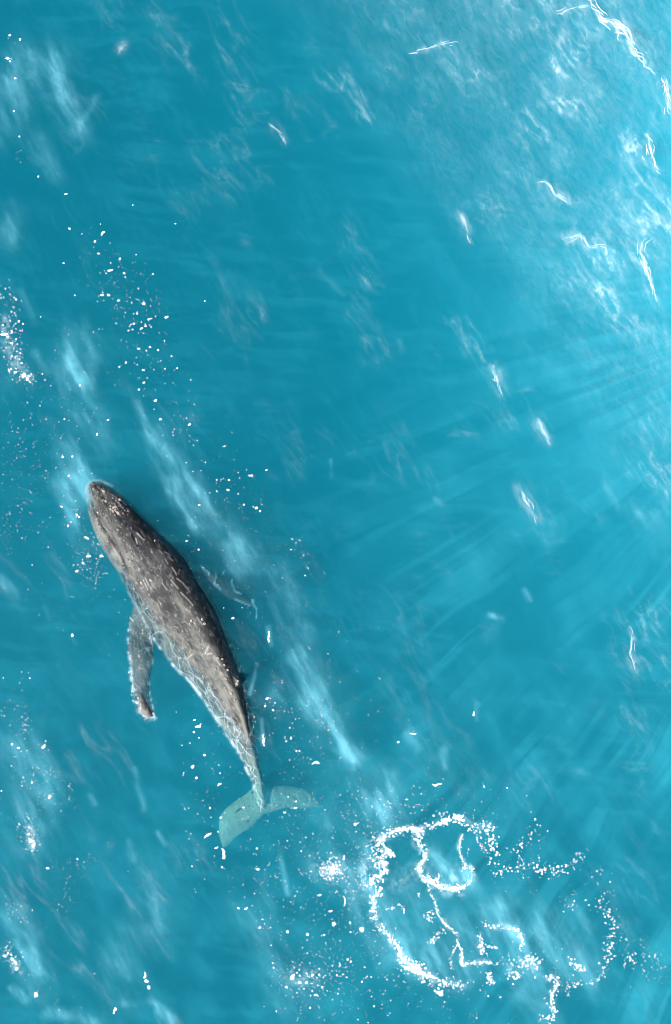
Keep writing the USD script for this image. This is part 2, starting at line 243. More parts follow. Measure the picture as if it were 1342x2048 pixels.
# materials of the sea
WATER = usdkit.material(stage, '/World/Looks/sea_water', {
    "pos": ("geometry", {}),
    "warp": ("noise_texture", {"scale": 1.7, "detail": 5}),
    "wsub": ("vector_math", {"math_type": "subtract", "vector2": (.5, .5, .5)}),
    "wmul": ("vector_math", {"math_type": "multiply", "vector2": (.5, .5, 0)}),
    "wadd": ("vector_math", {"math_type": "add"}),
    "map": ("mapping", {"mapping_type": "texture", "rotation": (0, 0, math.radians(-60)), "scale": (2.2, .7, 1)}),
    "map2": ("mapping", {"mapping_type": "texture", "rotation": (0, 0, math.radians(-62)), "scale": (2.0, .8, 1)}),
    "fine": ("noise_texture", {"scale": 4.5, "detail": 6, "roughness": .62, "distortion": .6}),
    "fines": ("map_range", {"range_type": "smoothstep", "from_min": .28, "from_max": .74, "to_min": .25, "to_max": 1.25}),
    "soft": ("map_range", {"range_type": "smoothstep", "from_min": .3, "from_max": .72, "to_min": .68, "to_max": 1.2}),
    "a1": ("attribute", {"attribute": "milk"}), "a2": ("attribute", {"attribute": "thread"}), "a3": ("attribute", {"attribute": "caustic_paint"}),
    "m1": ("math", {"math_type": "multiply", "value2": .62}), "m2": ("math", {"math_type": "multiply"}),
    "t1": ("math", {"math_type": "multiply"}),
    "v1": ("voronoi_texture", {"feature": "distance_to_edge", "scale": 2.6, "dimensions": "2D"}),  # lines of the painted caustic net
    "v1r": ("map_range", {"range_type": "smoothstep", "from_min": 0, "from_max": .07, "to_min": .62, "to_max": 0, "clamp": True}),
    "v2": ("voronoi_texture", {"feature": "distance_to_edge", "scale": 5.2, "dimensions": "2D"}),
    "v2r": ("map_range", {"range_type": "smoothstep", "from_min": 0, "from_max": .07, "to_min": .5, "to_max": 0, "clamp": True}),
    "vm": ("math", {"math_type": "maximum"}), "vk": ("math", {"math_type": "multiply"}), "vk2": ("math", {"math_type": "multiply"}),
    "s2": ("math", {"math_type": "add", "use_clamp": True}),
    "bn": ("noise_texture", {"scale": 3.2, "detail": 4, "roughness": .55}),
    "bump": ("bump", {"strength": .2, "distance": .03}),
    "clear": ("transparent_bsdf", {}), "gloss": ("glossy_bsdf", {"roughness": .06, "color": (.45, .82, .95)}), "fr": ("fresnel", {"IOR": 1.33}),
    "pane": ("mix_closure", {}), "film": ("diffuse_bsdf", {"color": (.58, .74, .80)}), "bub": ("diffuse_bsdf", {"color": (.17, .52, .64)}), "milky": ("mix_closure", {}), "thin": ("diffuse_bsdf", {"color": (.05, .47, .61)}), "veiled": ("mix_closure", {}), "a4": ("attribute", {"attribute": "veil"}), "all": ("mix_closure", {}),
    "vol0": ("volume_coefficients", {"scatter_coeffs": (.002, .142, .217), "absorption_coeffs": (.40, .082, .012), "anisotropy": 0.0}),
    "vol1": ("volume_coefficients", {"scatter_coeffs": (.003, .032, .048), "absorption_coeffs": (.05, .012, .002), "anisotropy": -.8}),
    "vol": ("add_closure", {}),
}, [("pos.position", "warp.vector"), ("warp.color", "wsub.vector1"), ("wsub.vector", "wmul.vector1"), ("pos.position", "wadd.vector1"), ("wmul.vector", "wadd.vector2"),
    ("wadd.vector", "map.vector"), ("map.vector", "fine.vector"), ("fine.fac", "fines.value"),
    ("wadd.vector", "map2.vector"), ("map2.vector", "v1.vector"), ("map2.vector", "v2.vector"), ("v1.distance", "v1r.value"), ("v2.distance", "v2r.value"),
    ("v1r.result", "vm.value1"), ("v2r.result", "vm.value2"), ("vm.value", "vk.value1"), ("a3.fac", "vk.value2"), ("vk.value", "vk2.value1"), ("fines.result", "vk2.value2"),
    ("a1.fac", "m1.value1"), ("m1.value", "m2.value1"), ("soft.result", "m2.value2"), ("fine.fac", "soft.value"), ("a2.fac", "t1.value1"), ("fines.result", "t1.value2"),
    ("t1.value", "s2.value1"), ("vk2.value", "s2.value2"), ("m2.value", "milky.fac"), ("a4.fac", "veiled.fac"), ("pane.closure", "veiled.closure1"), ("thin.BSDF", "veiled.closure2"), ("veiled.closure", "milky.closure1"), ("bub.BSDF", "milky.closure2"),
    ("pos.position", "bn.vector"), ("bn.fac", "bump.height"), ("bump.normal", "gloss.normal"),
    ("fr.fac", "pane.fac"), ("clear.BSDF", "pane.closure1"), ("gloss.BSDF", "pane.closure2"),
    ("vol0.volume", "vol.closure1"), ("vol1.volume", "vol.closure2"), ("s2.value", "all.fac"), ("milky.closure", "all.closure1"), ("film.BSDF", "all.closure2")], surface="all.closure", volume="vol.closure")
SEABED = usdkit.material(stage, '/World/Looks/dark_sand', {
    "p": ("principled_bsdf", {"roughness": .95}), "g": ("geometry", {}), "n": ("noise_texture", {"scale": .3, "detail": 5}),
    "r": ("rgb_ramp", {"ramp": [(.3, (.05, .07, .06)), (.7, (.11, .12, .09))]})},
    [("g.position", "n.vector"), ("n.fac", "r.fac"), ("r.color", "p.base_color")], surface="p.BSDF")
FOAM = usdkit.material(stage, '/World/Looks/sea_foam', {
    "p": ("principled_bsdf", {"base_color": (.86, .88, .88), "roughness": .7}), "g": ("geometry", {}),
    "n": ("noise_texture", {"scale": 60, "detail": 3}), "b": ("bump", {"strength": .5, "distance": .01})},
    [("g.position", "n.vector"), ("n.fac", "b.height"), ("b.normal", "p.normal")], surface="p.BSDF")

# the body of water: one closed mesh, its top the moving surface
def build_water():
    step = .046
    def axis(half):
        n = int(half / step)
        core = np.linspace(-half, half, 2 * n + 1)
        out = half + np.cumsum(step * 1.45 ** np.arange(1, 24)); out = out[out < 700]
        return np.r_[-out[::-1], core, out]
    xs, ys = axis(12.2), axis(18.0)
    X, Y = np.meshgrid(xs, ys)
    px, py = X.ravel() / PX + 671, 1024 - Y.ravel() / PX
    fade = 1 - sstep(0, 6, np.maximum(np.abs(X.ravel()) - 12.2, np.abs(Y.ravel()) - 18))
    z = wave(px, py) * fade
    top = np.stack([X.ravel(), Y.ravel(), z], 1)
    nx, ny = len(xs), len(ys)
    i = np.arange(nx * ny).reshape(ny, nx)
    q = np.stack([i[:-1, :-1], i[:-1, 1:], i[1:, 1:], i[1:, :-1]], -1).reshape(-1, 4)
    f = np.vstack([q[:, [0, 1, 2]], q[:, [0, 2, 3]]])
    rim = np.r_[i[0, :], i[1:, -1], i[-1, -2::-1], i[-2:0:-1, 0]]
    low = top[rim].copy(); low[:, 2] = -18
    n0 = len(top); m = len(rim); k = np.arange(m); kn = (k + 1) % m
    side = np.vstack([np.stack([rim[k], n0 + k, rim[kn]], 1), np.stack([rim[kn], n0 + k, n0 + kn], 1)])
    c = n0 + m
    bottom = np.stack([n0 + kn, n0 + k, np.full(m, c)], 1)
    v = np.vstack([top, low, [[0, 0, -18]]])
    f = np.vstack([f, side, bottom])
    milk, thread, caustic_paint, veil = films(px, py)
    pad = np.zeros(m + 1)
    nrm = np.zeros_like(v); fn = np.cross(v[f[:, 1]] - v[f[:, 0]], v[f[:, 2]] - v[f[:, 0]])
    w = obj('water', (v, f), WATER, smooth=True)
    for nme, a in (('milk', milk), ('thread', thread), ('caustic_paint', caustic_paint), ('veil', veil)):
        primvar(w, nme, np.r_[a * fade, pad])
    tag(w, 'turquoise open sea with pale bubble clouds and small ripples around the whale', 'sea', kind='structure')
build_water()
b = trimesh.creation.box((1800, 1800, 2)); b.apply_translation((0, 0, -20))
tag(obj('seabed', b, SEABED, smooth=False), 'dark seabed far below the turquoise water', 'seabed', kind='structure')

# ------------------------------------------------------------------ the whale
def resample(pts, n):
    t = np.arange(len(pts)); return PchipInterpolator(t, np.asarray(pts, float))(np.linspace(0, len(pts) - 1, n))

def body_mesh():
    n = 150
    L, R = resample(LEFT, n), resample(RIGHT, n)
    fr, zt, ze, zr = (resample(a, n) for a in (FRAC, ZTOP, ZEDGE, ZRIGHT))
    t = np.linspace(0, 1, n)
    rings = []
    for i in range(n):
        w = np.linalg.norm(R[i] - L[i]) * PX
        keel = sstep(.45, .65, t[i])
        e = 1 + .22 * keel                                   # sides flatter, the back sharper towards the tail
        a = np.linspace(0, math.pi, 33)
        left = a <= math.pi / 2
        el = np.where(left, 1 + .75 * sstep(.22, .48, t[i]), e)
        c, s = np.abs(np.cos(a)) ** el, np.sin(a) ** (el * .92)
        x = np.where(left, fr[i] * (1 - c), fr[i] + (1 - fr[i]) * c)
        zb_ = np.where(left, ze[i], zr[i])
        z = zb_ + (zt[i] - zb_) * s
        bx = np.linspace(0, math.pi, 25)[1:-1]
        depth = .50 * w + .10
        xb, zb = .5 + .5 * np.cos(bx), zr[i] + (ze[i] - zr[i]) * bx / math.pi - depth * np.sin(bx)
        xx, zz = np.r_[x, xb], np.r_[z, zb]
        p = L[i] + (R[i] - L[i]) * xx[:, None]
        rings.append(W(p[:, 0], p[:, 1], zz))
    m = len(rings[0]); v = np.vstack(rings)
    f = []
    for i in range(n - 1):
        a = np.arange(m); b = (a + 1) % m
        f += [np.stack([i * m + a, i * m + b, (i + 1) * m + a], 1), np.stack([i * m + b, (i + 1) * m + b, (i + 1) * m + a], 1)]
    c0, c1 = len(v), len(v) + 1
    tip = rings[0].mean(0) + (rings[0].mean(0) - rings[2].mean(0)) * .35
    v = np.vstack([v, tip, rings[-1].mean(0)])
    a = np.arange(m); b = (a + 1) % m
    f += [np.stack([b, a, np.full(m, c0)], 1), np.stack([(n - 1) * m + a, (n - 1) * m + b, np.full(m, c1)], 1)]
    t = trimesh.Trimesh(v, np.vstack(f)); trimesh.repair.fix_normals(t)
    return t

def blade(outline, zf, thick):
    """a flipper or fluke: the outline as a lens-shaped solid, thin at its rim"""
    o = np.asarray(outline, float); o = np.vstack([o, o[:1]])
    ring = LineString(o)
    bd = np.array([ring.interpolate(q).coords[0] for q in np.arange(0, ring.length - 1.2, 3.0)])
    bd = bd * .5 + .25 * (np.roll(bd, 1, 0) + np.roll(bd, -1, 0))
    if Polygon(bd).exterior.is_ccw is False: bd = bd[::-1]
    tree = cKDTree(bd)
    m = m3.CrossSection([bd]).extrude(8.0).refine_to_length(5.0)
    def bend(v):
        d = tree.query(v[:, :2])[0]
        th = thick * np.sqrt(np.clip(d / 18.0, 0, 1)) + .025
        return W(v[:, 0], v[:, 1], zf(v[:, 0], v[:, 1]) + (v[:, 2] / 8.0 - .5) * th)
    q = m.to_mesh()
    t = trimesh.Trimesh(bend(np.asarray(q.vert_properties[:, :3], float)), q.tri_verts, process=False)
    trimesh.repair.fix_normals(t)
    if t.volume < 0: t.invert()
    return t

def lerp_along(a, b, za, zb):
    a, b = np.array(a, float), np.array(b, float); d = b - a
    return lambda x, y: za + (zb - za) * np.clip(((x - a[0]) * d[0] + (y - a[1]) * d[1]) / (d @ d), -.2, 1.1)

def fluke_z(x, y):
    s = x - 527
    return -1.35 + np.where(s < 0, .12 * np.abs(s) / 85, -.40 * np.abs(s) / 115) - .0012 * (y - 1600)

def mf(t):
    return m3.Manifold(m3.Mesh(np.asarray(t.vertices, np.float32), np.asarray(t.faces, np.uint32)))

def fin_mesh():
    # the low hooked dorsal fin, leaning to the right with the rolled back
    base = np.array([(449,1330),(455,1345),(461,1360),(468,1378),(472,1392)], float)
    rings = []
    for lv in np.linspace(0, 1, 8):
        c = base.mean(0) * (1 - lv) + np.array((475, 1363.0)) * lv
        pts = []
        for a in np.linspace(0, 2 * math.pi, 20, endpoint=False):
            ln, wd = 20 * (1 - lv) ** .8 + 3, 5.0 * (1 - lv) + 2.2
            d = np.array((.42, .91)); pr = np.array((.91, -.42))
            q = c + d * ln * math.cos(a) + pr * wd * math.sin(a)
            pts.append(W(q[0], q[1], -.1 + .46 * lv))
        rings.append(np.array(pts))
    v = np.vstack(rings + [rings[0].mean(0)[None], (rings[-1].mean(0) + (0, 0, .01))[None]]); m = 20; f = []
    for i in range(7):
        a = np.arange(m); b = (a + 1) % m
        f += [np.stack([i * m + a, i * m + b, (i + 1) * m + a], 1), np.stack([i * m + b, (i + 1) * m + b, (i + 1) * m + a], 1)]
    a = np.arange(m); b = (a + 1) % m
    f += [np.stack([b, a, np.full(m, len(v) - 2)], 1), np.stack([7 * m + a, 7 * m + b, np.full(m, len(v) - 1)], 1)]
    t = trimesh.Trimesh(v, np.vstack(f)); trimesh.repair.fix_normals(t); return t

pieces = [body_mesh(),
          blade(FLIP_L, lerp_along((285, 1215), (300, 1435), -.36, -.05), .24),
          blade(FLIP_R, lerp_along((395, 1160), (515, 1220), -.42, -.85), .24),
          blade(FLUKE, fluke_z, .18), fin_mesh()]
ms = [mf(p) for p in pieces]
body = ms[0]
for q in ms[1:]:
    body = body + q
body = body.refine_to_length(.027)
mm = body.to_mesh()
bt = trimesh.Trimesh(mm.vert_properties[:, :3], mm.tri_verts, process=True)
trimesh.smoothing.filter_taubin(bt, lamb=.5, nu=.52, iterations=14)
bv = np.array(bt.vertices)
qx, qy = plan(bv)
# axis coordinates: along the body and across it
axis_d = np.array((.52, .855))
al, ac = qx * axis_d[0] + qy * axis_d[1], qx * axis_d[1] - qy * axis_d[0]
# fine relief of the skin: mouth crease, blowholes, ridges of the head
rel = np.zeros(len(bv))
crease = stroke(qx, qy, dense(MOUTH, 4), 2.2) * (bv[:, 2] > -.6)
rel -= .05 * crease
rel -= .05 * stroke(qx, qy, [(266,1070),(271,1080),(275,1090)], 2.2) + .05 * stroke(qx, qy, [(280,1064),(288,1075)], 2.2)
rel += .035 * stroke(qx, qy, [(263,1062),(272,1064),(285,1062)], 7)
rel += .03 * stroke(qx, qy, dense([(186,968),(205,1000),(232,1035),(262,1064)], 6), 5)
rel += .012 * (fb(al * .4, ac, 1 / 9, 4, 5) - .5)
nrm = np.array(bt.vertex_normals)
bv = bv + nrm * rel[:, None]

rs = random.Random(3)
scar = np.zeros(len(bv))
SCARS = [((342,1160),(356,1177),1.5),((354,1157),(368,1168),1.6),((366,1167),(380,1184),1.8),((362,1185),(375,1198),1.7),((375,1198),(386,1211),1.8),((394,1235),(405,1250),1.8),((410,1307),(417,1293),3.0),((377,1315),(384,1309),2.6),((324,1166),(334,1180),1.2),((344,1135),(352,1147),1.6),((330,1104),(340,1110),1.6),((318,1100),(325,1108),1.2),((348,1140),(353,1150),1.3),((337,1113),(346,1122),1.4),((330,1118),(336,1128),1.2),((275,1067),(288,1079),2.6),((271,1077),(273,1088),2.2),((286,1160),(296,1180),1.2),((290,1155),(298,1172),1.2),((428,1312),(440,1330),3.2),((415,1308),(424,1307),2.4),((232,1000),(246,1016),2),((240,998),(252,1010),2),((254,1018),(259,1023),2.2),((225,990),(236,1000),2)]
for a, b_, w in SCARS:
    scar = np.maximum(scar, .6 * stroke(qx, qy, [a, b_], w * .7))
def inside(s, f):
    i = s * (len(LEFT) - 1); k = min(int(i), len(LEFT) - 2); t = i - k
    l = np.array(LEFT[k]) * (1 - t) + np.array(LEFT[k + 1]) * t; r = np.array(RIGHT[k]) * (1 - t) + np.array(RIGHT[k + 1]) * t
    return l * (1 - f) + r * f
for _ in range(170):                                   # random scratches, more on the sunny flank
    s, f = rs.uniform(.05, .82), rs.betavariate(1.3, 1.7)
    c = inside(s, f); ang = math.radians(rs.gauss(58, 14)); ln = rs.uniform(3, 15)
    d = np.array((math.cos(ang), math.sin(ang))) * ln / 2
    bend = np.array((-d[1], d[0])) * rs.uniform(-.25, .25)
    scar = np.maximum(scar, rs.uniform(.08, .32) * stroke(qx, qy, [c - d, c + bend, c + d], rs.uniform(.6, 1.0)))
for _ in range(230):                                   # round pale scars of barnacles
    s, f = rs.betavariate(1.1, 1.9), rs.betavariate(1.3, 1.6)
    c = inside(.04 + .8 * s, f); r = rs.uniform(.8, 1.7)
    scar = np.maximum(scar, rs.uniform(.1, .5) * stroke(qx, qy, [c, c + np.array((rs.uniform(.2, 1), rs.uniform(.5, 3)))], r))
pale = np.zeros(len(bv))
jaw = Polygon([(172,975),(180,978),(182,995),(188,1020),(201,1048),(220,1077),(236,1100),(244,1115),(247,1127),(245,1150),(236,1150),(200,1110),(165,1010)])
dj = np.array(contains_xy(jaw, qx, qy)).astype(float)
pale = np.maximum(pale, .75 * dj * (1 - crease))
pale = np.maximum(pale, .9 * stroke(qx, qy, [(172,978),(180,966),(190,963)], 7, 5))
pale = np.maximum(pale, .5 * stroke(qx, qy, dense([(186,985),(196,1025),(215,1055),(235,1085),(252,1112),(262,1150)], 6), 9, 12))
pale = np.maximum(pale, .55 * stroke(qx, qy, dense([(300,1235),(345,1290),(400,1360),(450,1430),(490,1500)], 6), 30, 22))
pale = np.maximum(pale, .45 * stroke(qx, qy, [(350,1195),(372,1222),(400,1275)], 14, 20))
pale = np.maximum(pale, .95 * stroke(qx, qy, dense([(425,1300),(440,1335),(462,1378),(480,1425),(496,1478)], 6), 9, 5))
pale = np.maximum(pale, .5 * stroke(qx, qy, [(400,1300),(430,1350),(470,1440)], 22, 14))
pale = np.maximum(pale, .9 * stroke(qx, qy, [(471,1352),(475,1362),(477,1370)], 5, 4))
pale = np.maximum(pale, .9 * stroke(qx, qy, [(275,1405),(285,1425),(300,1435)], 8, 9))
pale = np.maximum(pale, .25 * stroke(qx, qy, [(262,1240),(260,1300),(265,1360),(275,1410)], 5, 7))
fl = np.array(contains_xy(Polygon(FLUKE).buffer(3), qx, qy)).astype(float)
pale = np.maximum(pale, 1.5 * fl * sstep(545, 505, qx) * (.35 + .9 * sstep(.3, .62, fb(qx, qy, 1 / 26, 4, 31))) + .95 * fl)
pale = np.maximum(pale, .8 * stroke(qx, qy, dense([(440,1425),(470,1465),(500,1520),(517,1560)], 6), 16, 8))
pale *= .25 + 1.25 * sstep(.34, .66, fb(al * .45, ac, 1 / 8, 4, 13))
flk = fl * (.42 + .42 * sstep(550, 505, qx)) * (.5 + .7 * sstep(.32, .62, fb(qx, qy, 1 / 22, 4, 37))) * sstep(-.6, -1.0, bv[:, 2]) + .3 * stroke(qx, qy, [(500,1520),(518,1560),(524,1600)], 14)
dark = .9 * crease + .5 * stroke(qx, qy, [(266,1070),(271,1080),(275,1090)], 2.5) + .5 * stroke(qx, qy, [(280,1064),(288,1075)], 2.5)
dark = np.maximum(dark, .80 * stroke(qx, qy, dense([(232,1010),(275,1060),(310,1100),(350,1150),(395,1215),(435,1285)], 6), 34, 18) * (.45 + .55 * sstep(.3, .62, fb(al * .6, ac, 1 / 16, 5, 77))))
dark = np.maximum(dark, .95 * np.array(contains_xy(Polygon(FLIP_R).buffer(4), qx, qy)) * (bv[:, 2] < -.42))  # right flipper: shade under the whale painted into the skin
dark = np.maximum(dark, .55 * stroke(qx, qy, dense([(262,1012),(340,1088),(405,1180),(455,1285),(488,1370),(505,1450)], 6), 17, 13))  # flank turned from the sun: its shade painted into the skin
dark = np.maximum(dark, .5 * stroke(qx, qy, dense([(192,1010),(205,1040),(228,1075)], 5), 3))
SKIN = usdkit.material(stage, '/World/Looks/whale_skin', {
    "g": ("geometry", {}), "map": ("mapping", {"mapping_type": "texture", "rotation": (0, 0, math.radians(-59)), "scale": (2.2, 1, 1)}),
    "n1": ("noise_texture", {"scale": 1.6, "detail": 8, "roughness": .68, "distortion": .5}),
    "r1": ("rgb_ramp", {"ramp": [(.41, (.0075, .008, .0098)), (.49, (.0200, .0203, .0220)), (.57, (.062, .0615, .0610))]}),
    "n2": ("noise_texture", {"scale": 6.5, "detail": 6, "roughness": .7, "distortion": .4}),
    "n2r": ("map_range", {"range_type": "smoothstep", "from_min": .52, "from_max": .63, "to_min": 0, "to_max": .75, "clamp": True}),
    "mx0": ("mix_color", {"b": (.125, .124, .118)}),
    "vo": ("voronoi_texture", {"scale": 8.0, "feature": "f1", "randomness": 1}),
    "vor": ("map_range", {"range_type": "smoothstep", "from_min": .05, "from_max": .16, "to_min": .5, "to_max": 0, "clamp": True}),
    "mx1": ("mix_color", {"b": (.27, .235, .205)}), "vog": ("math", {"math_type": "multiply"}), "vog2": ("map_range", {"range_type": "smoothstep", "from_min": .45, "from_max": .62, "to_min": 0, "to_max": 1, "clamp": True}),
    "ap": ("attribute", {"attribute": "pale"}), "apm": ("math", {"math_type": "multiply", "value2": .8, "use_clamp": True}),
    "mx2": ("mix_color", {"b": (.19, .19, .165)}),
    "af": ("attribute", {"attribute": "fluke"}), "mx5": ("mix_color", {"b": (.21, .29, .225)}), "as": ("attribute", {"attribute": "scar"}), "mx3": ("mix_color", {"b": (.38, .34, .31)}),
    "ad": ("attribute", {"attribute": "dark"}), "adm": ("math", {"math_type": "multiply", "value2": .8, "use_clamp": True}), "mx4": ("mix_color", {"b": (.0085, .0085, .011)}),
    "bump": ("bump", {"strength": .8, "distance": .05}),
    "p": ("principled_bsdf", {"roughness": .6, "specular_ior_level": .22})},
    [("g.position", "map.vector"), ("map.vector", "n1.vector"), ("n1.fac", "r1.fac"), ("map.vector", "n2.vector"), ("n2.fac", "n2r.value"),
     ("r1.color", "mx0.a"), ("n2r.result", "mx0.fac"), ("mx0.result", "mx2.a"), ("ap.fac", "apm.value1"), ("apm.value", "mx2.fac"),
     ("map.vector", "vo.vector"), ("vo.distance", "vor.value"), ("mx2.result", "mx5.a"), ("af.fac", "mx5.fac"), ("mx5.result", "mx1.a"), ("vor.result", "vog.value1"), ("n1.fac", "vog2.value"), ("vog2.result", "vog.value2"), ("vog.value", "mx1.fac"),
     ("mx1.result", "mx4.a"), ("ad.fac", "adm.value1"), ("adm.value", "mx4.fac"), ("mx4.result", "mx3.a"), ("as.fac", "mx3.fac"), ("mx3.result", "p.base_color"),
     ("n2.fac", "bump.height"), ("bump.normal", "p.normal")], surface="p.BSDF")
BARN = usdkit.material(stage, '/World/Looks/barnacle_shell', {
    "g": ("geometry", {}), "n": ("noise_texture", {"scale": 40, "detail": 3}), "oi": ("object_info", {}),
    "r": ("rgb_ramp", {"ramp": [(.3, (.22, .17, .15)), (.7, (.48, .40, .34))]}), "p": ("principled_bsdf", {"roughness": .8})},
    [("g.position", "n.vector"), ("n.fac", "r.fac"), ("r.color", "p.base_color")], surface="p.BSDF")
KNOB = usdkit.material(stage, '/World/Looks/knob_skin', {
    "g": ("geometry", {}), "n": ("noise_texture", {"scale": 25, "detail": 3}),
    "r": ("rgb_ramp", {"ramp": [(.3, (.06, .05, .048)), (.7, (.19, .16, .14))]}), "p": ("principled_bsdf", {"roughness": .5})},
    [("g.position", "n.vector"), ("n.fac", "r.fac"), ("r.color", "p.base_color")], surface="p.BSDF")
base_pt = W(350, 1230, 0)
wh = UsdGeom.Xform.Define(stage, path_for('humpback_whale'))
wh.AddTranslateOp().Set(Gf.Vec3d(*map(float, base_pt)))
tag(wh, 'grey humpback whale with scarred back swimming at the surface of the turquoise sea', 'whale')
bm = obj('body', trimesh.Trimesh(bv - base_pt, bt.faces, process=False), SKIN, wh.GetPath())
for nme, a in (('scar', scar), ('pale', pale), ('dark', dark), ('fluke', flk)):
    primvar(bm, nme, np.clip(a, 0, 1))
# knobs on the head and the barnacles: parts that sit on the skin
surf = np.nonzero(nrm[:, 2] > .25)[0]
kd = cKDTree(np.stack([qx[surf], qy[surf]], 1))
def on_skin(px, py):
    j = surf[kd.query((px, py))[1]]; return bv[j], nrm[j]
def knob(px, py, r, hgt, hollow):
    p, n = on_skin(px, py)
    prof = ([(r, -.3 * hgt), (r * .95, .35 * hgt), (r * .62, hgt), (r * .38, hgt * .9), (r * .2, hgt * .35), (0, hgt * .3)] if hollow
            else [(r, -.3 * hgt), (r * .9, .4 * hgt), (r * .6, .8 * hgt), (r * .25, hgt), (0, hgt * 1.02)])
    m = trimesh.creation.revolve(np.array(prof), sections=9)
    m.apply_scale((1, rs.uniform(1.0, 1.5), 1))
    m.apply_transform(trimesh.transformations.rotation_matrix(rs.uniform(-.4, .4) + math.radians(31), (0, 0, 1)))
    m.apply_transform(trimesh.geometry.align_vectors((0, 0, 1), n))
    m.apply_translation(p - base_pt); return m
KNOBS = [(199,976),(207,977),(197,984),(192,992),(207,1000),(213,994),(209,1010),(200,1022),(219,1005),(226,996),(233,1001),(238,1005),(228,1012),(236,1018),(243,1013),(222,1023),(215,1021),(230,1030),(221,1041),(246,1026),(250,1021),(257,1022),(216,1046),(211,1035),(204,1032),(205,1060),(213,1068),(222,1076),(225,1064),(238,1060),(243,1066),(253,1082),(249,1074),(262,1092),(252,1105),(256,1118),(259,1136),(197,1050),(193,1060),(201,1072),(209,1085),(216,1095)]
for k in KNOBS:
    obj('head_knob', knob(*k, rs.uniform(.022, .038), rs.uniform(.018, .03), False), KNOB, wh.GetPath())
BARNS = [(208,982),(212,1003),(222,1012),(227,1016),(231,1020),(226,1022),(232,1014),(236,1026),(222,1018),(240,1000),(262,1010),(310,1081),(265,1112),(264,1103),(301,1160),(283,1166),(269,1177),(390,1246),(405,1238),(383,1242),(409,1248),(444,1318),(436,1316),(448,1330),(432,1338),(443,1345),(452,1358),(455,1340),(462,1386),(474,1355),(476,1362),(474,1368),(470,1400),(385,1357),(279,1312),(280,1336),(277,1338),(262,1236),(266,1240)]
for k in BARNS:
    obj('barnacle', knob(*k, rs.uniform(.03, .052), rs.uniform(.025, .045), True), BARN, wh.GetPath())

# ------------------------------------------------------------------ foam
whale_poly = Polygon(LEFT + RIGHT[::-1]).buffer(0)
def sea_z(px, py):
    return wave(np.array([px], float), np.array([py], float))[0]
top_kd, top_pts = kd, bv[surf]
def blob(px, py, rx, ry=None, ang=0.0, hgt=.35, bend=0):
    """one small lump of foam, an uneven low dome floating on the surface; sizes in plan units"""
    ry = rx if ry is None else ry
    big = max(rx, ry) > 3.2
    n = 12 if big else 7
    a = np.linspace(0, 2 * math.pi, n, endpoint=False) + rng.uniform(0, 1)
    e = 1 + (.22 if big else .18) * rng.standard_normal(n).clip(-1.6, 1.6)
    z0 = sea_z(px, py)
    if whale_poly.contains_properly(LineString([(px, py), (px + .1, py)])):
        d, j = top_kd.query((px, py)); z0 = max(z0, top_pts[j, 2])
    ca, sa = math.cos(ang), math.sin(ang)
    out = []
    for s, zz in ((1.0, -.010), (1.0, .35), (.66, .85)):
        x, y = rx * s * e * np.cos(a), ry * s * e * np.sin(a)
        if bend: y = y + bend * (x / rx) ** 2 * rx * (rx > ry); x = x + bend * (y / ry) ** 2 * ry * (ry > rx)
        z = zz if zz < 0 else zz * hgt * min(rx, ry) * PX
        out.append(np.stack([(px + x * ca - y * sa - 671) * PX, (1024 - (py + x * sa + y * ca)) * PX, np.full(n, z0 + z)], 1))
    v = np.vstack(out + [np.array([[(px - 671) * PX, (1024 - py) * PX, z0 + hgt * min(rx, ry) * PX]])])
    k = np.arange(n); kn = (k + 1) % n; f = []
    for i in range(2):
        f += [np.stack([i * n + k, (i + 1) * n + k, i * n + kn], 1), np.stack([i * n + kn, (i + 1) * n + k, (i + 1) * n + kn], 1)]
    f.append(np.stack([2 * n + k, np.full(n, 3 * n), 2 * n + kn], 1))
    return v, np.vstack(f)
class Foam:
    def __init__(self): self.v, self.f, self.n, self.big = [], [], 0, []
    def add(self, px, py, *a, **k):
        v, f = blob(px, py, *a, **k)
        if a[0] > 2.7: self.big.append((v, f))
        self.v.append(v); self.f.append(f + self.n); self.n += len(v)
    def build(self, name):
        return obj(name, (np.vstack(self.v), np.vstack(self.f)), FOAM, smooth=True)
    def build_parts(self, name):
        """the lumps that can be told apart each a part, the small foam between them one part"""
        x = UsdGeom.Xform.Define(stage, path_for(name)); small, n = [], 0
        order = sorted(range(len(self.v)), key=lambda i: -np.ptp(self.v[i][:, 0]) * np.ptp(self.v[i][:, 1]))
        bigs = [i for i in order if np.ptp(self.v[i][:, 0]) * np.ptp(self.v[i][:, 1]) > (5.2 * PX) ** 2][:300]
        for i in bigs: obj('foam_lump', (self.v[i], self.f[i] - self.f[i].min()), FOAM, x.GetPath())
        rest = sorted(set(range(len(self.v))) - set(bigs)); vs, fs = [], []
        for i in rest:
            vs.append(self.v[i]); fs.append(self.f[i] - self.f[i].min() + n); n += len(self.v[i])
        if vs: tag(obj('small_foam', (np.vstack(vs), np.vstack(fs)), FOAM, x.GetPath()), kind='stuff')
        return x
def size(lo, hi, p=2.6):
    return lo + (hi * .9 - lo) * rng.random() ** p
